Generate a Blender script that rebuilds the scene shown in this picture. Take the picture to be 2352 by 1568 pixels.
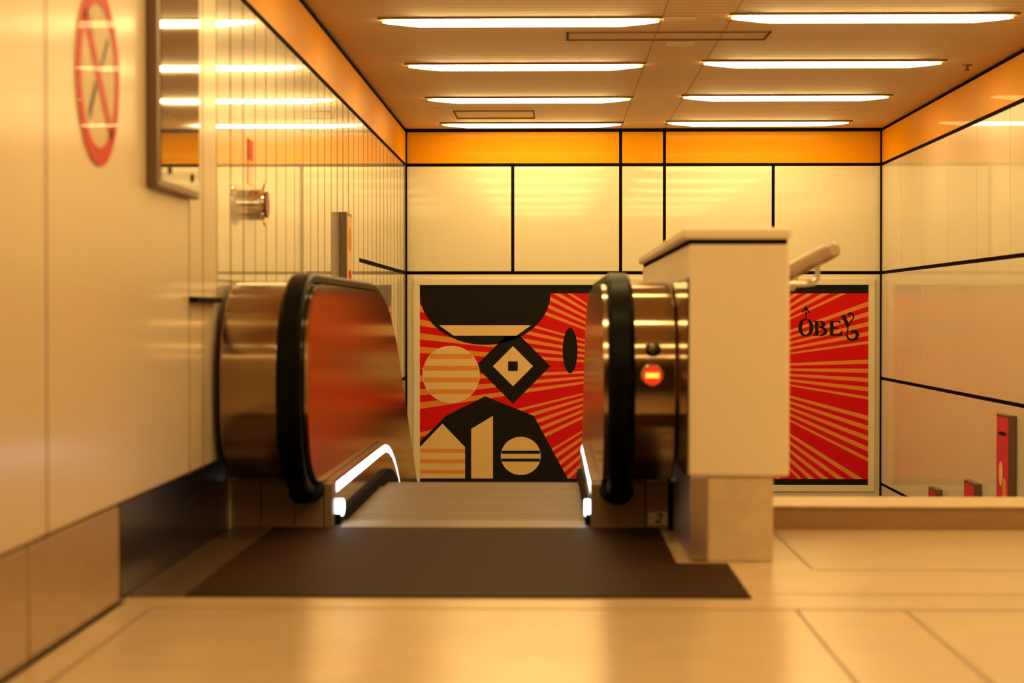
import bpy, bmesh, math, random
from mathutils import Vector, Matrix
random.seed(7)
S = bpy.context.scene
for o in list(bpy.data.objects): bpy.data.objects.remove(o)

# ------------------------------------------------------------ camera, world, exposure
H = 0.835
cd = bpy.data.cameras.new('camera'); cam = bpy.data.objects.new('camera', cd)
S.collection.objects.link(cam); S.camera = cam
cd.sensor_width = 36.0; cd.lens = 66.9
cam.location = (0, 0, H)
cam.rotation_euler = (math.pi/2 - 0.0147, 0.0, 0.0210)
cd.clip_start = 0.05; cd.clip_end = 100
cd.dof.use_dof = True; cd.dof.focus_distance = 15.8; cd.dof.aperture_fstop = 2.8
w = bpy.data.worlds.new('world'); S.world = w; w.use_nodes = True
w.node_tree.nodes['Background'].inputs[0].default_value = (0.9, 0.55, 0.22, 1)
w.node_tree.nodes['Background'].inputs[1].default_value = 0.03
S.view_settings.view_transform = 'Standard'; S.view_settings.look = 'None'
S.view_settings.gamma = 1.0; S.view_settings.use_curve_mapping = False
S.view_settings.exposure = 0.0
LAMP_COL = (1.0, 0.70, 0.255, 1); LAMP_L = 24.0

# ------------------------------------------------------------ materials
def mat(name, col, rough=0.5, metal=0.0, coat=0.0, coat_r=0.05, noise=0.0, nscale=6.0, bump=0.0, bscale=40.0, aniso=0.0, spec=0.5, stretch=None):
    m = bpy.data.materials.new(name); m.use_nodes = True
    nt = m.node_tree; b = nt.nodes['Principled BSDF']
    b.inputs['Base Color'].default_value = (*col, 1)
    b.inputs['Roughness'].default_value = rough
    b.inputs['Metallic'].default_value = metal
    b.inputs['Coat Weight'].default_value = coat
    b.inputs['Coat Roughness'].default_value = coat_r
    b.inputs['Specular IOR Level'].default_value = spec
    b.inputs['Anisotropic'].default_value = aniso
    geo = nt.nodes.new('ShaderNodeNewGeometry'); src = geo.outputs['Position']
    if stretch:
        mp = nt.nodes.new('ShaderNodeMapping'); mp.inputs['Scale'].default_value = stretch
        nt.links.new(src, mp.inputs[0]); src = mp.outputs[0]
    if noise > 0:
        n = nt.nodes.new('ShaderNodeTexNoise'); n.inputs['Scale'].default_value = nscale; n.inputs['Detail'].default_value = 5
        nt.links.new(src, n.inputs['Vector'])
        mx = nt.nodes.new('ShaderNodeMixRGB')
        mx.inputs[1].default_value = (*[c*(1-noise) for c in col], 1)
        mx.inputs[2].default_value = (*[min(1, c*(1+noise)) for c in col], 1)
        nt.links.new(n.outputs['Fac'], mx.inputs[0]); nt.links.new(mx.outputs[0], b.inputs['Base Color'])
    if bump > 0:
        n = nt.nodes.new('ShaderNodeTexNoise'); n.inputs['Scale'].default_value = bscale; n.inputs['Detail'].default_value = 2
        nt.links.new(src, n.inputs['Vector'])
        bp = nt.nodes.new('ShaderNodeBump'); bp.inputs['Strength'].default_value = bump; bp.inputs['Distance'].default_value = 0.01
        nt.links.new(n.outputs['Fac'], bp.inputs['Height']); nt.links.new(bp.outputs[0], b.inputs['Normal'])
    return m
def emis(name, col, strength):
    m = bpy.data.materials.new(name); m.use_nodes = True
    b = m.node_tree.nodes['Principled BSDF']
    b.inputs['Base Color'].default_value = (.8, .8, .8, 1)
    b.inputs['Emission Color'].default_value = col; b.inputs['Emission Strength'].default_value = strength
    return m
def ribbed(name, col, axis, scale, rough, metal, depth=0.5, dark=0.5):
    """surface with fine parallel grooves across one axis"""
    m = mat(name, col, rough, metal); nt = m.node_tree; b = nt.nodes['Principled BSDF']
    geo = nt.nodes.new('ShaderNodeNewGeometry')
    wv = nt.nodes.new('ShaderNodeTexWave'); wv.wave_type = 'BANDS'; wv.bands_direction = axis
    wv.inputs['Scale'].default_value = scale; wv.inputs['Distortion'].default_value = 0
    nt.links.new(geo.outputs['Position'], wv.inputs['Vector'])
    rp = nt.nodes.new('ShaderNodeValToRGB'); rp.color_ramp.elements[0].position = 0.0; rp.color_ramp.elements[1].position = 0.12
    nt.links.new(wv.outputs['Fac'], rp.inputs[0])
    mx = nt.nodes.new('ShaderNodeMixRGB'); mx.inputs[1].default_value = (*[c*dark for c in col], 1); mx.inputs[2].default_value = (*col, 1)
    nt.links.new(rp.outputs[0], mx.inputs[0]); nt.links.new(mx.outputs[0], b.inputs['Base Color'])
    bp = nt.nodes.new('ShaderNodeBump'); bp.inputs['Strength'].default_value = depth; bp.inputs['Distance'].default_value = 0.004
    nt.links.new(rp.outputs[0], bp.inputs['Height']); nt.links.new(bp.outputs[0], b.inputs['Normal'])
    return m
M = {}
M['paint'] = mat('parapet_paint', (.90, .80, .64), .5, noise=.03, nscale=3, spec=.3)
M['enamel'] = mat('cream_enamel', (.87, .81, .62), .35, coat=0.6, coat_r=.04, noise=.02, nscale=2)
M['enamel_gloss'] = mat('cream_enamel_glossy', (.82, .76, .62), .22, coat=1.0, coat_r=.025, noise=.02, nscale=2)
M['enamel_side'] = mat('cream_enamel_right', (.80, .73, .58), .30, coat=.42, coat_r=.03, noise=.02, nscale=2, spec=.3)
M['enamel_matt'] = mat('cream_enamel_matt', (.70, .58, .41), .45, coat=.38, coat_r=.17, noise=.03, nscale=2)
M['orange'] = mat('orange_enamel', (.88, .38, .005), .45, coat=.05, coat_r=.05, spec=.04)
M['joint'] = mat('black_joint', (.008, .005, .004), .9, spec=.05)
M['thin_joint'] = mat('brown_joint', (.20, .12, .06), .9, spec=.1)
M['ceiling'] = ribbed('ceiling_slats', (.86, .60, .34), 'Y', 3.14, .55, 0, .25, .6)
M['floor'] = mat('cream_stone', (.61, .46, .30), .22, noise=.12, nscale=3.5, spec=.5)
M['grout'] = mat('grout', (.22, .13, .07), .6)
M['stone'] = mat('plinth_stone', (.40, .27, .155), .32, noise=.15, nscale=9)
M['parapet_stone'] = mat('veined_stone', (.70, .56, .40), .35, noise=.22, nscale=12)
M['steel'] = mat('brushed_steel', (.37, .27, .19), .085, 1.0, noise=.06, nscale=8, stretch=(.6, 30, 30))
def brush(m, an, rot):
    nt = m.node_tree; b = nt.nodes['Principled BSDF']; t = nt.nodes.new('ShaderNodeTangent'); t.direction_type = 'RADIAL'; t.axis = 'X'
    nt.links.new(t.outputs[0], b.inputs['Tangent']); b.inputs['Anisotropic'].default_value = an; b.inputs['Anisotropic Rotation'].default_value = rot
brush(M['steel'], .85, .25); M['steel'].node_tree.nodes['Principled BSDF'].inputs['Roughness'].default_value = .15
M['steel_side'] = mat('polished_steel', (.46, .36, .29), .15, 1.0, noise=.05, nscale=8)
M['steel_dark'] = mat('dark_steel', (.16, .13, .10), .22, 1.0)
M['steel_base'] = mat('base_steel', (.34, .22, .13), .36, .4, noise=.15, nscale=5)
M['chrome'] = mat('chrome', (.72, .66, .58), .10, 1.0)
M['plate'] = ribbed('ribbed_floor_plate', (.040, .017, .008), 'Y', 22, .6, 0, .35, .6)
M['plate'].node_tree.nodes['Principled BSDF'].inputs['Specular IOR Level'].default_value = .05
M['comb'] = ribbed('comb_steel', (.14, .105, .075), 'X', 30, .35, .7, .4, .4)
M['step'] = ribbed('step_tread', (.15, .085, .048), 'X', 33, .5, .3, .5, .35)
M['step_edge'] = mat('step_edge_line', (.30, .19, .09), .5, .2)
M['rubber'] = mat('black_rubber', (.003, .003, .003), .38, spec=.08)
M['rubber_matt'] = mat('black_brush', (.004, .004, .004), .8, spec=.08)
M['red'] = mat('sign_red', (.62, .008, .003), .35, coat=.08, coat_r=.03, spec=.03)
M['clear'] = mat('sign_backing', (.70, .56, .38), .35, coat=.08, coat_r=.03, spec=.03)
M['sign_black'] = mat('sign_black', (.04, .025, .015), .35, coat=.08, coat_r=.03, spec=.03)
M['print_black'] = mat('print_black', (.012, .010, .008), .6, spec=.12)
M['print_cream'] = mat('print_cream', (.86, .62, .30), .6, spec=.12)
M['print_ochre'] = mat('print_ochre', (.80, .33, .06), .6, spec=.12)
M['print_red'] = mat('print_red', (.72, .006, .010), .6, spec=.12)
M['print_pink'] = mat('print_pink', (.75, .03, .10), .4)
M['grey'] = mat('grey_aluminium', (.19, .13, .095), .35, .6)
M['glass'] = mat('tinted_case_glass', (.20, .14, .10), .06, .0, coat=1, coat_r=.02, spec=1.0)
M['glass'].node_tree.nodes['Principled BSDF'].inputs['Metallic'].default_value = .6
M['label'] = mat('label_plate', (.75, .62, .42), .5)
M['tube'] = emis('lamp_tube', LAMP_COL, LAMP_L)
M['rail_steel'] = mat('dull_rail_steel', (.50, .38, .30), .38, .6)
M['led'] = emis('skirt_light', (.80, .92, 1, 1), 4.5)
M['ind_red'] = emis('indicator_red', (1, .05, .01, 1), .75)
M['ind_red'].node_tree.nodes['Principled BSDF'].inputs['Base Color'].default_value = (.35, .01, .005, 1)
M['ind_bar'] = emis('indicator_bar', (1, .50, .02, 1), 1.6)
M['white_plate'] = mat('white_plate', (.85, .75, .55), .5)

def sunburst():
    """red field with ochre rays around a point of the printed sheet"""
    m = mat('printed_rays', (.7, .01, .01), .6, spec=.12); nt = m.node_tree; b = nt.nodes['Principled BSDF']
    N = lambda t: nt.nodes.new(t); L = nt.links.new
    tc = N('ShaderNodeTexCoord'); sp = N('ShaderNodeSeparateXYZ'); L(tc.outputs['Object'], sp.inputs[0])
    def mth(op, a, bb=None):
        n = N('ShaderNodeMath'); n.operation = op
        for i, v in enumerate((a, bb)):
            if v is None: continue
            if isinstance(v, (int, float)): n.inputs[i].default_value = v
            else: L(v, n.inputs[i])
        return n.outputs[0]
    dx = mth('SUBTRACT', sp.outputs[0], 1.131); dz = mth('SUBTRACT', sp.outputs[2], .374)
    ang = mth('ARCTAN2', dz, dx)
    P = math.radians(17.4); p = P/6
    a = mth('ADD', ang, 20*P - math.radians(5.2) + .14*P)
    f1 = mth('FRACT', mth('DIVIDE', a, p))
    ray = mth('GREATER_THAN', f1, .54)
    f2 = mth('FRACT', mth('DIVIDE', a, P))
    keep = mth('GREATER_THAN', f2, .28)
    fac = mth('MULTIPLY', ray, keep)
    mx = N('ShaderNodeMixRGB'); L(fac, mx.inputs[0])
    mx.inputs[1].default_value = (.70, .006, .010, 1); mx.inputs[2].default_value = (.82, .30, .05, 1)
    L(mx.outputs[0], b.inputs['Base Color'])
    return m
M['rays'] = sunburst()

# ------------------------------------------------------------ mesh helpers
class MB:
    def __init__(s): s.bm = bmesh.new()
    def box(s, x0, x1, y0, y1, z0, z1, mtx=None):
        vs = [s.bm.verts.new(Vector((x, y, z))) for x in (x0, x1) for y in (y0, y1) for z in (z0, z1)]
        if mtx:
            for v in vs: v.co = mtx @ v.co
        for f in ((0,1,3,2), (4,6,7,5), (0,4,5,1), (2,3,7,6), (0,2,6,4), (1,5,7,3)):
            s.bm.faces.new([vs[i] for i in f])
        return s
    def prism(s, pts, a0, a1, axis='X'):
        """closed polygon in the other two axes, extruded along axis"""
        def P(p, a):
            if axis == 'X': return Vector((a, p[0], p[1]))
            if axis == 'Y': return Vector((p[0], a, p[1]))
            return Vector((p[0], p[1], a))
        A = [s.bm.verts.new(P(p, a0)) for p in pts]; B = [s.bm.verts.new(P(p, a1)) for p in pts]
        s.bm.faces.new(A); s.bm.faces.new(B[::-1])
        n = len(pts)
        for i in range(n): s.bm.faces.new((A[i], B[i], B[(i+1) % n], A[(i+1) % n]))
        return s
    def strip(s, top, bot, a0, a1):
        """long profile in YZ made of matched top and bottom polylines, as quads, extruded in X"""
        rows = []
        for (t, b) in zip(top, bot):
            rows.append([s.bm.verts.new((a0, *t)), s.bm.verts.new((a1, *t)), s.bm.verts.new((a1, *b)), s.bm.verts.new((a0, *b))])
        for r, q in zip(rows, rows[1:]):
            for k in range(4):
                s.bm.faces.new((r[k], r[(k+1) % 4], q[(k+1) % 4], q[k]))
        s.bm.faces.new(rows[0][::-1]); s.bm.faces.new(rows[-1])
        return s
    def tube(s, path, r, n=16, caps=True):
        rr = r if isinstance(r, (list, tuple)) else [r]*len(path)
        path = [Vector(p) for p in path]; rings = []
        for i, p in enumerate(path):
            d = (path[min(i+1, len(path)-1)] - path[max(i-1, 0)]).normalized()
            u = d.cross(Vector((0, 0, 1)));
            if u.length < 1e-3: u = d.cross(Vector((0, 1, 0)))
            u.normalize(); v = d.cross(u).normalized()
            rings.append([s.bm.verts.new(p + rr[i]*(math.cos(2*math.pi*k/n)*u + math.sin(2*math.pi*k/n)*v)) for k in range(n)])
        for a, b in zip(rings, rings[1:]):
            for k in range(n): s.bm.faces.new((a[k], a[(k+1) % n], b[(k+1) % n], b[k]))
        if caps: s.bm.faces.new(rings[0][::-1]); s.bm.faces.new(rings[-1])
        return s
    def sweep_yz(s, path, cx, sec):
        """sweep a section (u across X, v along the outward normal) over a YZ path"""
        rings = []
        for i, p in enumerate(path):
            a = Vector(path[max(i-1, 0)]); b = Vector(path[min(i+1, len(path)-1)])
            d = (b-a).normalized(); nrm = Vector((-d[1], d[0]))
            rings.append([s.bm.verts.new((cx+u, p[0]+nrm[0]*v, p[1]+nrm[1]*v)) for (u, v) in sec])
        n = len(sec)
        for a, b in zip(rings, rings[1:]):
            for k in range(n): s.bm.faces.new((a[k], a[(k+1) % n], b[(k+1) % n], b[k]))
        s.bm.faces.new(rings[0][::-1]); s.bm.faces.new(rings[-1])
        return s
    def build(s, name, m, parent=None, smooth=False, bevel=0, seg=2):
        bmesh.ops.recalc_face_normals(s.bm, faces=s.bm.faces)
        me = bpy.data.meshes.new(name); s.bm.to_mesh(me); s.bm.free()
        o = bpy.data.objects.new(name, me); S.collection.objects.link(o)
        me.materials.append(M[m] if isinstance(m, str) else m)
        if smooth:
            me.shade_smooth()
            try: me.set_sharp_from_angle(angle=math.radians(38))
            except Exception: pass
        if bevel:
            b = o.modifiers.new('bevel', 'BEVEL'); b.width = bevel; b.segments = seg; b.limit_method = 'ANGLE'
        if parent:
            o.parent = parent
            o.matrix_parent_inverse = Matrix.Translation(parent.location).inverted()
        return o
def thing(name, label, cat, loc=(0, 0, 0), group=None):
    o = bpy.data.objects.new(name, None); S.collection.objects.link(o); o.location = loc; o.empty_display_size = .1
    o['label'] = label; o['category'] = cat
    if group: o['group'] = group
    return o
def struct(o, label=None):
    o['kind'] = 'structure'
    if label: o['label'] = label
    return o
def ell(cx, cy, rx, ry, n=32, a0=0, a1=360, closed=True):
    k = n if closed else n+1
    return [(cx+rx*math.cos(math.radians(a0+(a1-a0)*i/n)), cy+ry*math.sin(math.radians(a0+(a1-a0)*i/n))) for i in range(k)]

# ------------------------------------------------------------ setting
XL, XR, YB = -1.247, 2.782, 16.10      # left wall, right wall, rear wall
ZC, ZO, Z1, Z2, Z3 = 2.392, 2.089, 1.178, .290, -.600
YN = -7.0                              # hall behind the viewer
J = .026

# floor
b = MB(); b.box(XL-.06, XR+.1, YN, 7.37, -.25, 0); fl = struct(b.build('floor', 'floor'), 'cream stone hall floor')
g = MB()
def gl(x0, x1, y0, y1): g.box(x0, x1, y0, y1, -.001, .0006)
gl(-1.13, XR, 5.365, 5.380)
gl(.62, XR, 5.665, 5.674)
gl(.86, XR, 6.205, 6.216)
for x in (-1.136, .688, .993): gl(x-.004, x+.004, 4.2, 5.372)
for x in (1.60, 2.21, 2.5): gl(x-.0025, x+.0025, 4.2, 5.372)
for x in (.848, ): gl(x-.004, x+.004, 6.21, 7.37)
for x in (-1.136, .688, 1.30, -.23): gl(x-.002, x+.002, 1.0, 4.2)
gl(XL, XR, 4.195, 4.203)
g.build('grout', 'grout', fl)
# narrow gap at the foot of the left plinth
b = MB(); b.box(XL-.002, XL+.012, YN, 5.46, -.001, .0008); b.build('grout', 'joint', fl)

# ceiling
b = MB(); b.box(XL-.1, XR+.1, YN, YB+.1, ZC, ZC+.15); ce = struct(b.build('ceiling', 'ceiling'), 'slatted brown ceiling')
b = MB()
for x in (.579, .948): b.box(x-.004, x+.004, 9, YB, ZC-.0008, ZC+.001)
b.build('panel_joint', mat('ceiling_joint', (.50, .32, .16), .8), ce)
def hatch(x0, x1, y0, y1, name='access_hatch'):
    b = MB(); w = .012; t = .006
    b.box(x0, x1, y0, y0+w*2.5, ZC-t, ZC); b.box(x0, x1, y1-w*2.5, y1, ZC-t, ZC)
    b.box(x0, x0+w, y0, y1, ZC-t, ZC); b.box(x1-w, x1, y0, y1, ZC-t, ZC)
    return b.build(name, 'thin_joint', ce)
hatch(-.76, -.136, 14.62, 15.2); hatch(.08, 1.21, 10.55, 10.87)

# rear wall: black backing with enamel panels
b = MB(); b.box(XL-.05, XR+.05, YB, YB+.15, -.76, ZC); wr = struct(b.build('wall_rear', 'joint'), 'rear wall of cream enamel panels')
def rp(x0, x1, z0, z1, m='enamel', name='wall_panel', t=.012):
    b = MB(); b.box(x0+J/2, x1-J/2, YB-t, YB, z0+J/2, z1-J/2); return b.build(name, m, wr, bevel=.003)
xs = (XL, .579, .948, XR)
for x0, x1 in zip(xs, xs[1:]): rp(x0, x1, ZO, ZC, 'orange', 'orange_panel')
for x0, x1 in zip((XL, -.332, .579, .948, 1.863), (-.332, .579, .948, 1.863, XR)): rp(x0, x1, Z1, ZO)
# lower cream field round the poster
b = MB()
fx0, fx1, fz0, fz1 = XL+J/2, XR-J/2, -.714, Z1-J/2
px0, px1, pz0, pz1 = -1.118, 2.664, -.611, 1.075
b.box(fx0, fx1, YB-.012, YB, pz1, fz1); b.box(fx0, fx1, YB-.012, YB, fz0, pz0)
b.box(fx0, px0, YB-.012, YB, pz0, pz1); b.box(px1, fx1, YB-.012, YB, pz0, pz1)
b.build('wall_panel', 'enamel', wr)

# poster frame + poster
pf = thing('billboard', 'wide billboard poster with red and ochre rays, black and cream shapes on the rear wall', 'poster', (.773, YB-.012, -.66))
b = MB(); fw = .055; y0, y1 = YB-.030, YB-.012
b.box(px0-fw, px1+fw, y0, y1, pz1, pz1+fw); b.box(px0-fw, px1+fw, y0, y1, pz0-fw, pz0)
b.box(px0-fw, px0, y0, y1, pz0, pz1); b.box(px1, px1+fw, y0, y1, pz0, pz1)
b.build('frame', 'enamel', pf, bevel=.004)
b = MB(); b.box(px0, px1, YB-.018, YB-.012, pz0, pz1); sheet = b.build('poster_sheet', 'rays', pf)
YP = YB-.018
def art(u, v): return (px0 + u*.003684, pz1 - v*.003684)      # sheet units, 1026 wide, 458 high
def flat(name, polys, m, t=.0008, par=None):
    b = MB()
    for p in polys: b.prism([art(*q) for q in p], YP-t, YP+.0004, 'Y')
    return b.build(name, m, par or sheet)
# bars
flat('black_bar', [[(0, 0), (1026, 0), (1026, 19), (0, 19)]], 'print_black', .0006)
flat('black_bar', [[(0, 444), (1026, 444), (1026, 458), (0, 458)]], 'print_black', .0006)
# abstract composition: plain overlapping forms
bk = [
    ell(150, 19, 150, 118, 40, 0, 180, False),
    [(0, 444), (340, 444), (262, 300), (150, 255), (60, 300), (0, 360)],
    [(214, 100), (300, 186), (214, 272), (128, 186)],
    ell(345, 150, 17, 52, 28),
]
for q in bk: flat('printed_shape', [q], 'print_black', .0008)
cr = [
    ell(72, 205, 66, 66, 40),
    [(44, 92), (256, 92), (222, 116), (78, 116)],
    [(0, 444), (0, 372), (52, 318), (104, 372), (104, 444)],
    [(118, 444), (118, 330), (168, 300), (168, 444)],
    ell(232, 392, 46, 44, 32),
    [(214, 140), (260, 186), (214, 232), (168, 186)],
]
for q in cr: flat('printed_shape', [q], 'print_cream', .0016)
oc = []
for k in range(4):
    v = 158+k*27; hw = 66*math.sqrt(max(0, 1-((v+5-205)/66)**2))
    oc.append([(72-hw+2, v), (72+hw-2, v), (72+hw-2, v+11), (72-hw+2, v+11)])
for k in range(3):
    v = 376+k*24; oc.append([(0, v), (104, v), (104, v+9), (0, v+9)])
for q in oc: flat('printed_stripe', [q], 'print_ochre', .0020)
for q in [[(188, 380), (276, 380), (276, 387), (188, 387)], [(188, 398), (276, 398), (276, 405), (188, 405)], [(203, 175), (225, 175), (225, 197), (203, 197)]]: flat('printed_stripe', [q], 'print_black', .0024)
# lettering OBEY with its arrow and curl
def ribbon(pts, ws):
    Lp, Rp = [], []
    for i, p in enumerate(pts):
        a = Vector(pts[max(i-1, 0)]); c = Vector(pts[min(i+1, len(pts)-1)]); d = (c-a).normalized(); n = Vector((-d[1], d[0]))
        wd = ws[i] if isinstance(ws, (list, tuple)) else ws
        Lp.append((p[0]+n[0]*wd/2, p[1]+n[1]*wd/2)); Rp.append((p[0]-n[0]*wd/2, p[1]-n[1]*wd/2))
    return [[Lp[i], Lp[i+1], Rp[i+1], Rp[i]] for i in range(len(pts)-1)]
def arcw(cx, cy, rx, ry, a0, a1, wmax, wmin, n=22, mode='side'):
    pts, ws = [], []
    for i in range(n+1):
        a = math.radians(a0+(a1-a0)*i/n)
        pts.append((cx+rx*math.cos(a), cy+ry*math.sin(a))); ws.append(wmin+(wmax-wmin)*abs(math.cos(a))**1.5)
    return ribbon(pts, ws)
ox, oy = 866, 79        # upper left of the word on the sheet
Lt = []
Lt += arcw(ox+18, oy+18, 13, 19, 0, 360, 9, 3)                                  # O
Lt += [[(ox+17, oy-1), (ox+17, oy-27), (ox+19.5, oy-27), (ox+19.5, oy-1)]]       # arrow over the O
Lt += [[(ox+9, oy-17), (ox+18, oy-33), (ox+28, oy-15), (ox+26, oy-14), (ox+18.4, oy-24), (ox+11, oy-15)]]
Lt += [[(ox+39, oy+3), (ox+47, oy+3), (ox+47, oy+37), (ox+39, oy+37)], [(ox+35, oy+3), (ox+40, oy+3), (ox+40, oy+6), (ox+35, oy+6)], [(ox+35, oy+34), (ox+40, oy+34), (ox+40, oy+37), (ox+35, oy+37)]]
Lt += arcw(ox+48, oy+11, 11, 7, -90, 90, 7, 3, 12); Lt += arcw(ox+49, oy+27, 14, 9, -90, 90, 8, 3, 12)
Lt += [[(ox+73, oy+3), (ox+81, oy+3), (ox+81, oy+37), (ox+73, oy+37)], [(ox+80, oy+3), (ox+97, oy+3), (ox+97, oy+10), (ox+92, oy+6), (ox+80, oy+6)],
       [(ox+80, oy+17), (ox+92, oy+17), (ox+92, oy+21), (ox+80, oy+21)], [(ox+80, oy+33), (ox+93, oy+33), (ox+99, oy+26), (ox+102, oy+26), (ox+100, oy+37), (ox+80, oy+37)]]
Lt += [[(ox+98, oy-9), (ox+107, oy-12), (ox+117, oy+12), (ox+112, oy+19)]]         # Y
Lt += ribbon([(ox+113, oy+30), (ox+114, oy+16), (ox+119, oy+6), (ox+127, oy-4), (ox+126, oy-12), (ox+119, oy-15), (ox+113, oy-10)], [3, 3, 3, 3, 4, 5, 6])
Lt += ribbon([(ox+113, oy+28), (ox+111, oy+36), (ox+115, oy+44), (ox+124, oy+47), (ox+133, oy+43), (ox+136, oy+34), (ox+131, oy+27), (ox+124, oy+27), (ox+121, oy+32)], [3, 4, 5, 6, 8, 9, 8, 6, 4])
flat('lettering', Lt, 'print_black', .0008)

# right wall
b = MB(); b.box(XR, XR+.15, YN, YB+.1, -3.6, ZC); wR = struct(b.build('wall_right', 'joint'), 'right wall of glossy cream panels')
ys = [YB-.90-.905*k for k in range(-1, 26)]
ys = [y for y in ys if y > YN]
ys[0] = YB
def side_panel(x, sgn, y0, y1, z0, z1, m, par, name='wall_panel', gap=.006, jz=J, tilt=0.0, tw=0.0):
    b = MB(); t = .012
    mt = Matrix.Translation((x, (y0+y1)/2, (z0+z1)/2)) @ Matrix.Rotation(tilt, 4, 'Z') @ Matrix.Rotation(tw, 4, 'Y')
    h = (y1-y0-gap)/2; v = (z1-z0-jz)/2
    b.box(min(0, -sgn*t), max(0, -sgn*t), -h, h, -v, v, mt)
    return b.build(name, m, par, bevel=.002)
for k in range(len(ys)-1):
    y1, y0 = ys[k], ys[k+1]
    for z0, z1 in ((Z1, ZO), (Z2, Z1), (Z3, Z2), (Z3-.9, Z3)):
        if y1 < 6 and z1 <= Z3: continue
        side_panel(XR, 1, y0, y1, z0, z1, 'enamel_side', wR, tilt=random.uniform(-.0016, .0016), tw=random.uniform(-.0006, .0006))
b = MB()
n = 0
for y0 in range(0, 24, 2):
    a = YB-y0*.905; c = max(YN, YB-(y0+2)*.905)
    if a > c: b.box(XR-.012, XR, c+.003, a-.003, ZO+J/2, ZC-J/2)
b.build('orange_panel', 'orange', wR, bevel=.002)

# left wall
b = MB(); b.box(XL-.2, XL-.001, YN, 7.35, .285, ZC); b.box(XL-.2, XL-.001, 7.35, YB+.1, -3.6, ZC)
wL = struct(b.build('wall_left', 'thin_joint'), 'left wall of glossy cream ribbed panels')
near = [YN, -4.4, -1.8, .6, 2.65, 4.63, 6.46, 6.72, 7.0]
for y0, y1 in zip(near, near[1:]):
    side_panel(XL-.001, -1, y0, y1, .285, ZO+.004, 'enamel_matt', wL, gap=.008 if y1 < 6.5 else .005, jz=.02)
y = 7.0; far = []
while y < YB-.1:
    far.append(y); y += .3033
far.append(YB)
for y0, y1 in zip(far, far[1:]):
    tl = random.uniform(-.0028, .0028)
    if y0 < 12.2:
        side_panel(XL-.001, -1, y0, y1, (.285 if y1 < 7.4 else -1.2), ZO+.004, 'enamel_gloss', wL, gap=.004, jz=.02, tilt=tl)
    else:
        side_panel(XL-.001, -1, y0, y1, Z1, ZO, 'enamel_gloss', wL, gap=.003, tilt=tl*.6)
        side_panel(XL-.001, -1, y0, y1, Z2, Z1, 'enamel_gloss', wL, gap=.003, tilt=tl*.6)
        side_panel(XL-.001, -1, y0, y1, -1.2, Z2, 'enamel_gloss', wL, gap=.003, tilt=tl*.6)
b = MB()
for y in far[1:-1]:
    b.box(XL, XL+.0118, y-.007, y+.007, .286 if y < 7.37 else -1.0, ZO-.01)
for y in (4.63, 6.46, 6.72, 7.0): b.box(XL, XL+.0115, y-.006, y+.006, .286, ZO-.01)
b.build('rib_joint', 'thin_joint', wL)
b = MB(); b.box(XL, XL+.022, YB-.045, YB-.012, -.7, ZC); b.box(XR-.022, XR, YB-.045, YB-.012, -.7, ZC); b.box(XL, XR, YB-.04, YB-.010, ZC-.026, ZC-.0005); b.build('corner_joint', 'joint', wL)
b = MB(); b.box(XR-.012, XR-.0005, YN, YB, ZC-.024, ZC-.0005); b.build('corner_joint', 'joint', wL)
b = MB(); b.box(XL, XL+.0125, 12.2, YB, Z1-.013, Z1+.013); b.box(XL, XL+.0125, 12.2, YB, Z2-.013, Z2+.013); b.build('seam_joint', 'joint', wL)
b = MB(); b.box(XL, XL+.0115, YN, YB, ZO+.012, ZC-J/2); b.build('orange_panel', 'orange', wL)
b = MB(); b.box(XL, XL+.0125, YN, YB, ZO-.012, ZO+.0125); b.box(XL, XL+.0125, YN, YB, ZC-.030, ZC-.0005); b.build('black_joint', 'joint', wL)

# plinth under the left wall: stone, then dark steel along the escalator landing
b = MB(); b.box(XL-.2, XL, YN, 4.50, 0, .2845); b.box(XL-.2, XL, 4.506, 5.46, 0, .2845)
struct(b.build('baseboard_left', 'stone', bevel=.012), 'brown stone plinth under the left wall')
# hall end behind the viewer
b = MB(); b.box(XL-.1, XR+.1, YN-.15, YN, 0, ZC); struct(b.build('wall_front', mat('hall_end', (.34, .24, .14), .6)))

# kerb on the right, round the stair well
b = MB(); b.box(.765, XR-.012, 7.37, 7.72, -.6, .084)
kb = struct(b.build('trim_1', mat('kerb_shaded_stone', (.36, .22, .12), .4, noise=.15, nscale=8)), 'low stone kerb at the edge of the stairwell')  # kerb face in shade: the shade is put into this browner colour
b = MB(); b.box(.765, XR-.012, 7.362, 7.72, .0845, .094); b.build('kerb_top', 'parapet_stone', kb, bevel=.003)  # lit top of the same kerb, painted as a paler slab
b = MB()
for k in range(12): b.box(.80, XR-.013, 8.3+.3*k, 8.6+.3*k, -3.6, -.75-.165*k)
b.box(.80, XR-.013, 7.72, 8.3, -3.6, -.75)
struct(b.build('stairs', 'stone'), 'stone stairs going down behind the kerb')

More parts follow.
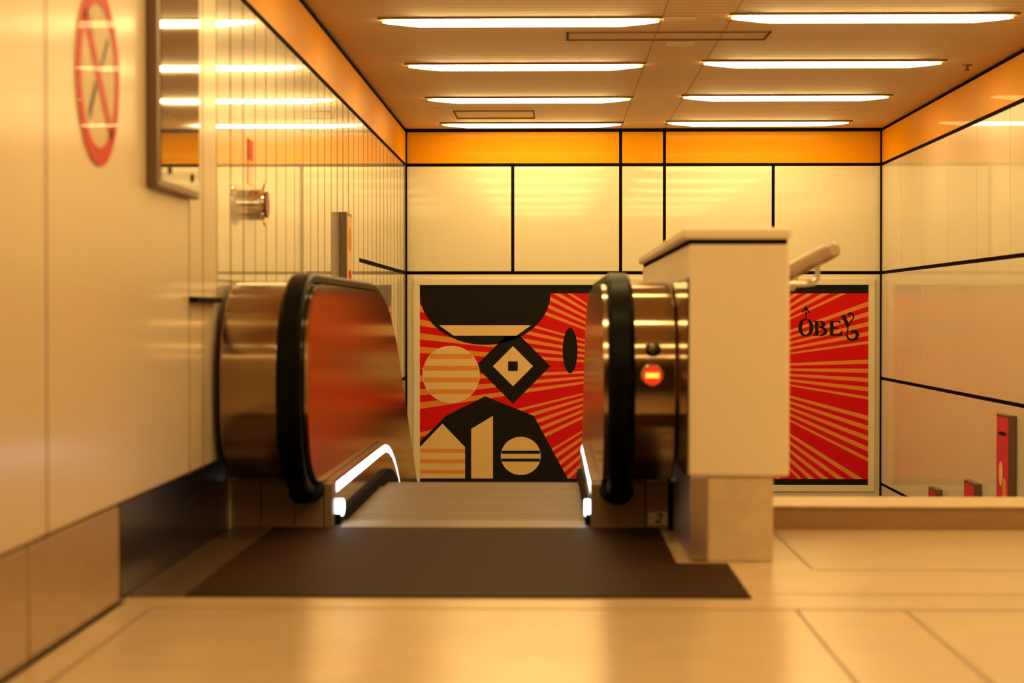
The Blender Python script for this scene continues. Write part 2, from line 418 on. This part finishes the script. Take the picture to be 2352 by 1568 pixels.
# ------------------------------------------------------------ ceiling lamps
rows = [10.11, 11.94, 13.79, 15.62]
rowname = ['front', 'second', 'third', 'rearmost']
def lamp(x0, x1, y, label, group):
    t = thing('fluorescent_lamp', label, 'ceiling lamp', ((x0+x1)/2, y, ZC), group)
    n = 14; tp = .20
    path = []; rad = []
    for i in range(7):
        s = i/6; path.append((x0+tp*s, y, ZC-.012)); rad.append(.003+.021*s**.8)
    for i in range(7):
        s = 1-i/6; path.append((x1-tp*s, y, ZC-.012)); rad.append(.003+.021*s**.8)
    bb = MB(); bb.tube(path, rad, 14)
    for v in bb.bm.verts: v.co.y = y + (v.co.y-y)*3.0
    bb.build('tube', 'tube', t, smooth=True)
    bb = MB()
    for s in (-1, 1):
        ya, yb = sorted((y+s*.078, y+s*.094)); bb.box(x0-.02, x1+.02, ya, yb, ZC-.010, ZC)
    bb.build('trough', 'thin_joint', t)
    return t
for r, y in enumerate(rows):
    lamp(-.898, .563, y, 'glowing ceiling tube in the %s row, left of the centre joint' % rowname[r], 'glowing ceiling tubes')
    lamp(.942, 2.405, y-.10, 'glowing ceiling tube in the %s row, right of the centre joint' % rowname[r], 'glowing ceiling tubes')
for k in (1, 2, 3, 4):
    y = 10.11-1.835*k
    for (x0, x1) in ((-.898, .563), (.942, 2.405)):
        lamp(x0, x1, y, 'glowing ceiling tube over the hall floor, nearer than the front row', 'ceiling tubes over the hall')
# small ceiling fittings
def ceil_plate(x0, x1, y0, y1, label, name='cover_plate', cat='cover plate'):
    b = MB(); b.box(x0, x1, y0, y1, ZC-.008, ZC); o = b.build(name, 'white_plate', bevel=.003); o['label'] = label; o['category'] = cat; return o
ceil_plate(.665, .815, 10.93, 11.10, 'small pale cover plate on the ceiling between front and second lamp rows')
ceil_plate(.585, .76, 10.04, 10.12, 'pale junction cover at the right end of the front left tube')
sp = thing('sprinkler', 'small dark sprinkler head on the ceiling near the right wall', 'sprinkler', (2.6, 12.0, ZC))
b = MB(); b.tube([(2.6, 12.0, ZC), (2.6, 12.0, ZC-.008)], .03, 16); b.build('rosette', 'grey', sp)
b = MB(); b.tube([(2.6, 12.0, ZC-.008), (2.6, 12.0, ZC-.03), (2.6, 12.0, ZC-.034)], [.009, .009, .02], 12); b.build('nozzle', 'thin_joint', sp)

# ------------------------------------------------------------ escalator
es = thing('escalator', 'descending escalator with steel newels, black handrails and lit white skirts', 'escalator', (-.35, 7.4, 0))
YC = 9.6; SL = math.tan(math.radians(30))
def drop(y, R):
    d = y-YC
    if d <= 0: return 0
    e = R*math.sin(math.radians(30))
    if d <= e: return R-math.sqrt(R*R-d*d)
    return R*(1-math.cos(math.radians(30)))+(d-e)*SL
YEND = 14.0
def run(y0, z, R, n=34):
    return [(y0+(YEND-y0)*i/n, z-drop(y0+(YEND-y0)*i/n, R)) for i in range(n+1)]
NC = (7.37, .566)
def nose(ry, rz, n=28, a0=-90, a1=90):      # from the underside, round the front, to the top
    out = []
    for i in range(n+1):
        a = math.radians(a0+(a1-a0)*i/n); c, s = math.cos(a), math.sin(a)
        e = .80
        out.append((NC[0]-ry*abs(c)**e, NC[1]+rz*math.copysign(abs(s)**e, s)))
    return out
def newel(x0, x1, ry, rz, name, m, back=YEND, bevel=0, zb=None):
    """half round nose and the straight, then falling, body behind it"""
    bm = MB()
    arc = nose(ry, rz)
    h = len(arc)//2
    top = arc[h:]; bot = arc[:h+1][::-1]
    tr = run(NC[0], NC[1]+rz, 3.0)[1:]; br = run(NC[0], NC[1]-rz, 2.2)[1:]
    top = top[1:]+tr; bot = bot[1:]+br
    bm.strip(top, bot, x0, x1)
    return bm.build(name, m, es, smooth=True, bevel=bevel)
def side(sx, body0, body1, name_l):
    # sx mirrors about the escalator centre line
    cx = -.35; X = lambda d: cx+sx*d
    a, c = sorted((X(.555), X(.645)))
    newel(a, c, .485, .375, 'handrail_guide', 'rubber_matt')
    a, c = sorted((X(.538), X(.555)))
    newel(a, c, .462, .381, 'inner_panel', 'steel_side')
    newel(body0, body1, .50, .389, 'newel_cladding', 'steel', bevel=.006)
    # bright trim round the inner panel
    sec = [(-.042, -.012), (-.042, .012), (-.032, .022), (.032, .022), (.042, .012), (.042, -.012), (.03, -.016), (-.03, -.016)]
    path = nose(.508, .403, 34, -78, 90)
    path = [(7.36, .150)] + path + run(NC[0], NC[1]+.403, 3.0)[1:]
    MB().sweep_yz(path, X(.60), sec).build('handrail', 'rubber', es, smooth=True)
    # rubber boot where the handrail goes into the base
    b = MB(); b.tube([(X(.60), 7.40, .150), (X(.60), 7.33, .150), (X(.60), 7.25, .145), (X(.60), 7.225, .14)], [.068, .066, .056, .040], 24)
    for v in b.bm.verts: v.co.z = .145+(v.co.z-.145)*.72
    b.build('handrail_boot', 'rubber_matt', es, smooth=True)
    # skirt, light and brush
    a, c = sorted((X(.500), X(.540)))
    b = MB(); b.strip(run(7.42, .130, 2.13), run(7.42, -.35, 1.7), a, c); b.build('skirt', 'steel_side', es)
    a, c = sorted((X(.503), X(.545)))
    b = MB(); b.strip(run(7.42, .182, 2.18), run(7.42, .168, 2.17), a, c); b.build('inner_ledge', 'steel_side', es)
    a, c = sorted((X(.508), X(.540)))
    b = MB(); b.strip(run(7.63, .168, 2.16), run(7.63, .131, 2.13), a, c); b.build('skirt_light', 'led', es)
    a, c = sorted((X(.482), X(.500)))
    b = MB(); b.strip(run(7.46, .046, 2.05), run(7.46, -.02, 2.0), a, c); b.build('skirt_brush', 'rubber_matt', es)
    # oval comb lamp on the skirt side
    b = MB(); pts = ell(7.53, .066, .065, .034, 28); q0, q1 = sorted((X(.478), X(.500)))
    b.prism(pts, q0, q1, 'X'); b.build('comb_light', 'led', es, bevel=.004)
side(-1, -1.205, -.995, 'left')
side(1, .295, .450, 'right')
# base panels below the newels
for (x0, x1) in ((-1.244, -1.135), (-1.131, -1.005), (-1.001, -.89), (-.886, -.852)):
    b = MB(); b.box(x0, x1, 7.37, 7.50, 0, .176); b.build('base_panel', 'steel_base', es, bevel=.003)
for (x0, x1) in ((.152, .36), (.364, .452)):
    b = MB(); b.box(x0, x1, 7.37, 7.50, 0, .176); b.build('base_panel', 'steel_base', es, bevel=.003)
b = MB(); b.box(.452, .475, 7.36, 7.50, 0, .176); b.build('base_end', 'rubber_matt', es)
# number plate 2
pl = MB().box(.372, .446, 7.364, 7.370, .016, .066).build('number_plate', 'label', es)
tc = bpy.data.curves.new('t2', 'FONT'); tc.body = '2'; tc.size = .052; tc.extrude = .0004; tc.align_x = 'CENTER'; tc.align_y = 'CENTER'; tc.shear = .35; tc.offset = .0012
to = bpy.data.objects.new('t2', tc); S.collection.objects.link(to); bpy.context.view_layer.update()
me = bpy.data.meshes.new_from_object(to.evaluated_get(bpy.context.evaluated_depsgraph_get())); bpy.data.objects.remove(to)
no = bpy.data.objects.new('numeral', me); S.collection.objects.link(no); me.materials.clear(); me.materials.append(M['sign_black'])
me.transform(Matrix.Translation((.409, 7.3632, .041)) @ Matrix.Rotation(math.pi/2, 4, 'X'))
no.parent = pl; no.matrix_parent_inverse = pl.matrix_world.inverted() if False else Matrix.Identity(4)
# the plate's own parent has an offset cancelled by its inverse, so world = mesh coordinates
# floor plate, comb, steps
b = MB(); b.prism([(-1.08, 5.57), (.585, 5.57), (.585, 6.33), (.415, 6.33), (.415, 7.369), (-1.08, 7.369)], .0005, .006, 'Z'); b.build('floor_plate', 'plate', es, bevel=.002)
b = MB(); b.box(-1.245, -1.082, 5.57, 7.369, .0005, .006); b.build('edge_plate', mat('edge_plate_steel', (.15, .095, .06), .3, .4), es)
b = MB(); b.box(-.848, .148, 7.371, 7.62, -.06, .006); b.build('comb_plate', 'comb', es)
steps_y = 7.62
for k in range(13):
    y0 = steps_y+.4*k; z = -.006-drop(y0+.2+.42, 2.0)
    b = MB(); b.box(-.848, .148, y0+.002, y0+.398, z-.22, z); s_ = b.build('step', 'step', es)
    b = MB(); b.box(-.846, .146, y0+.370, y0+.397, z-.001, z+.0015); b.build('step_edge', 'step_edge', s_).matrix_parent_inverse = Matrix.Identity(4)
    if y0 > 13.2: break
# steel lining of the left wall along the landing
b = MB(); b.box(XL-.05, XL, 5.465, 7.37, 0.007, .2845); b.build('landing_skirting', 'steel_dark', es, bevel=.003)
# round lit no-entry indicator and sensor dome on the right newel
def nose_y(z, ry=.50, rz=.389):
    s = min(1, abs((z-NC[1])/rz))**(1/.80); return NC[0]-ry*(math.sqrt(1-s*s))**.80
zi = .612; yi = nose_y(zi)
b = MB(); b.tube([(.362, yi+.03, zi), (.362, yi-.006, zi)], .042, 32); b.build('indicator_ring', 'chrome', es, bevel=.003)
b = MB(); b.tube([(.362, yi-.004, zi), (.362, yi-.009, zi)], .036, 32); ind = b.build('no_entry_light', 'ind_red', es)
b = MB(); b.box(.362-.024, .362+.024, yi-.0105, yi-.0085, zi-.009, zi+.009); b.build('indicator_bar', 'ind_bar', ind).matrix_parent_inverse = Matrix.Identity(4)
zi = .705; yi = nose_y(zi)
b = MB(); b.tube([(.365, yi+.02, zi), (.365, yi-.004, zi), (.365, yi-.014, zi), (.365, yi-.022, zi)], [.030, .029, .022, .008], 28); b.build('key_switch', 'steel_dark', es, smooth=True)

# ------------------------------------------------------------ parapet beside the escalator
pa = thing('parapet', 'cream boxed parapet with overhanging cap beside the escalator', 'parapet', (.627, 6.4, 0))
b = MB(); b.box(.459, .797, 6.40, 9.65, .288, 1.068); b.build('cladding', 'paint', pa, bevel=.010)
b = MB(); b.box(.462, .79, 6.41, 9.64, 1.068, 1.084); b.build('shadow_gap', 'joint', pa)
b = MB(); b.box(.438, .800, 6.37, 9.68, 1.084, 1.122); b.build('cap', 'paint', pa, bevel=.010)
b = MB(); b.box(.524, .745, 6.415, 9.60, 0, .288); b.build('stone_base', 'parapet_stone', pa, bevel=.004)
b = MB(); b.box(.4535, .459, 6.402, 9.0, .289, .955); b.build('steel_lining', 'steel_side', pa)
b = MB(); b.box(.466, .522, 6.405, 7.34, 0.0065, .288); b.build('steel_base_cover', mat('side_steel', (.50, .40, .36), .3, .8), pa, bevel=.003)

# handrail of the stair behind the parapet
hr = thing('stair_handrail', 'short round steel handrail end right of the parapet cap', 'handrail', (.98, 7.0, .95))
tp = [(1.035, 7.00, 1.070), (1.03, 7.02, 1.068), (1.02, 7.12, 1.061), (1.0, 7.5, 1.035), (.97, 8.1, .99), (.94, 8.6, .95), (.94, 10.2, .10)]
b = MB(); b.tube(tp, [.020, .030, .034, .034, .034, .034, .034], 24); b.build('rail', 'rail_steel', hr, smooth=True)
for (x, y, z) in ((1.010, 7.30, 1.0), (.985, 7.75, .985)):
    b = MB(); b.tube([(x+.004, y, z+.03), (x+.004, y, z-.03), (x-.01, y, z-.048), (x-.04, y, z-.052), (.812, y, z-.055)], .012, 12); b.build('bracket', 'chrome', hr, smooth=True)

# ------------------------------------------------------------ things on the left wall
XW = XL+.011
sg = thing('no_smoking_sign', 'round red no smoking sign on the left wall', 'sign', (XW, 5.16, 1.48))
cy, cz, R = 5.16, 1.48, .244
b = MB(); b.prism(ell(cy, cz, R, R, 64), XW, XW+.003, 'X'); b.build('backing', 'clear', sg)
b = MB()
for i in range(64):
    a, c = 2*math.pi*i/64, 2*math.pi*(i+1)/64; r2 = R-.050
    b.prism([(cy+R*math.cos(a), cz+R*math.sin(a)), (cy+R*math.cos(c), cz+R*math.sin(c)), (cy+r2*math.cos(c), cz+r2*math.sin(c)), (cy+r2*math.cos(a), cz+r2*math.sin(a))], XW+.002, XW+.0045, 'X')
b.build('red_ring', 'red', sg)
b = MB(); k = (R-.03)/math.sqrt(2); w2 = .016
b.prism([(cy-k-w2, cz+k-w2), (cy-k+w2, cz+k+w2), (cy+k+w2, cz-k+w2), (cy+k-w2, cz-k-w2)], XW+.002, XW+.0045, 'X'); b.build('red_bar', 'red', sg)
b = MB(); b.prism([(cy-.115, cz-.105), (cy-.10, cz-.13), (cy-.02, cz-.035), (cy-.035, cz-.012)], XW+.002, XW+.004, 'X')
b.prism([(cy+.02, cz+.03), (cy+.03, cz+.018), (cy+.115, cz+.105), (cy+.105, cz+.12)], XW+.002, XW+.004, 'X')
b.prism([(cy-.10, cz+.10), (cy-.085, cz+.16), (cy-.06, cz+.10), (cy-.08, cz+.04)], XW+.002, XW+.0036, 'X')
b.build('cigarette', 'sign_black', sg)

nb = thing('display_case', 'narrow steel framed glass display case on the left wall beside the no smoking sign', 'display case', (XW, 6.14, 1.22))
b = MB(); b.box(XW, XW+.035, 5.78, 6.47, 1.222, 2.06); b.build('frame', 'grey', nb, bevel=.006)
b = MB(); b.box(XW+.033, XW+.038, 5.82, 6.45, 1.245, 2.03); b.build('glass', 'glass', nb)
for yy in (5.95, 6.32):
    b = MB(); b.tube([(XW+.03, yy, 1.285), (XW+.042, yy, 1.285)], .014, 16); b.build('screw', 'joint', nb)

al = thing('alarm_sounder', 'round steel alarm sounder with dark red face on the left wall', 'alarm', (XW, 7.78, 1.28))
def xcyl(b, x0, x1, y, z, r0, r1=None, n=28): return b.tube([(x0, y, z), (x1, y, z)], [r0, r1 or r0], n)
b = MB(); xcyl(b, XW, XW+.052, 7.78, 1.280, .064); b.build('body', 'chrome', al, smooth=True)
b = MB(); b.tube([(XW+.045, 7.78, 1.28), (XW+.060, 7.78, 1.28), (XW+.066, 7.78, 1.28)], [.062, .088, .086], 28); b.build('rim', 'chrome', al, smooth=True)
b = MB(); xcyl(b, XW+.064, XW+.072, 7.78, 1.280, .054); b.build('face', mat('dark_red', (.22, .01, .01), .35), al)
st = thing('fire_label', 'small red upright label above the alarm sounder', 'sign', (XW, 7.77, 1.36))
b = MB(); b.box(XW, XW+.003, 7.71, 7.84, 1.46, 1.545); b.build('red_field', 'red', st)
b = MB(); b.box(XW, XW+.003, 7.71, 7.84, 1.36, 1.46); b.build('pale_field', mat('pale_orange', (.85, .22, .08), .35, coat=1), st)
b = MB(); b.box(XW, XW+.03, 6.45, 6.95, .873, .893); o = b.build('dark_wall_bar', 'rubber_matt', bevel=.004)  # narrow black bar set on the wall face
o['label'] = 'short black bar on the left wall beside the escalator'; o['category'] = 'rail'

# small advertising frames along the two side walls
def ad_frame(side, y0, wd, z0, z1, label, cols, group):
    xw = XW if side < 0 else XR-.012
    X = lambda d: xw - side*d
    t = thing('poster_frame', label, 'poster frame', (xw, y0, z0), group)
    a, c = sorted((X(0), X(.045))); MB().box(a, c, y0, y0+wd, z0, z1).build('frame', 'grey', t, bevel=.004)
    a, c = sorted((X(.044), X(.047))); sh = MB().box(a, c, y0+.022, y0+wd-.012, z0+.02, z1-.02).build('poster_sheet', cols[0], t)
    n = 0
    for (m, u, v, ru, rv) in cols[1]:
        b = MB(); b.prism(ell(y0+wd*u, z0+(z1-z0)*v, ru, rv, 20), *sorted((X(.046), X(.0485))), 'X')
        p = b.build('printed_shape', m, sh); p.matrix_parent_inverse = Matrix.Identity(4)
ad_frame(-1, 11.03, .29, .80, 1.425, 'small upright poster frame on the left wall above the escalator handrail', ('print_cream', [('print_ochre', .5, .75, .08, .07), ('print_red', .5, .42, .08, .03), ('print_ochre', .5, .2, .09, .06)]), None)
shp = [('print_black', .5, .84, .10, .012), ('print_cream', .62, .50, .045, .075), ('print_ochre', .34, .34, .05, .10), ('print_ochre', .5, .12, .10, .06)]
ad_frame(1, 11.39, .33, -.50, .225, 'tallest small red poster frame on the right wall, at the right edge', ('print_pink', shp), 'red poster frames down the stairwell')
ad_frame(1, 12.31, .33, -.95, -.262, 'second red poster frame on the right wall, only its top above the kerb', ('print_pink', [('print_black', .55, .80, .05, .03)]), 'red poster frames down the stairwell')
ad_frame(1, 13.54, .28, -1.1, -.415, 'farthest and smallest orange red poster frame on the right wall above the kerb', ('red', []), 'red poster frames down the stairwell')
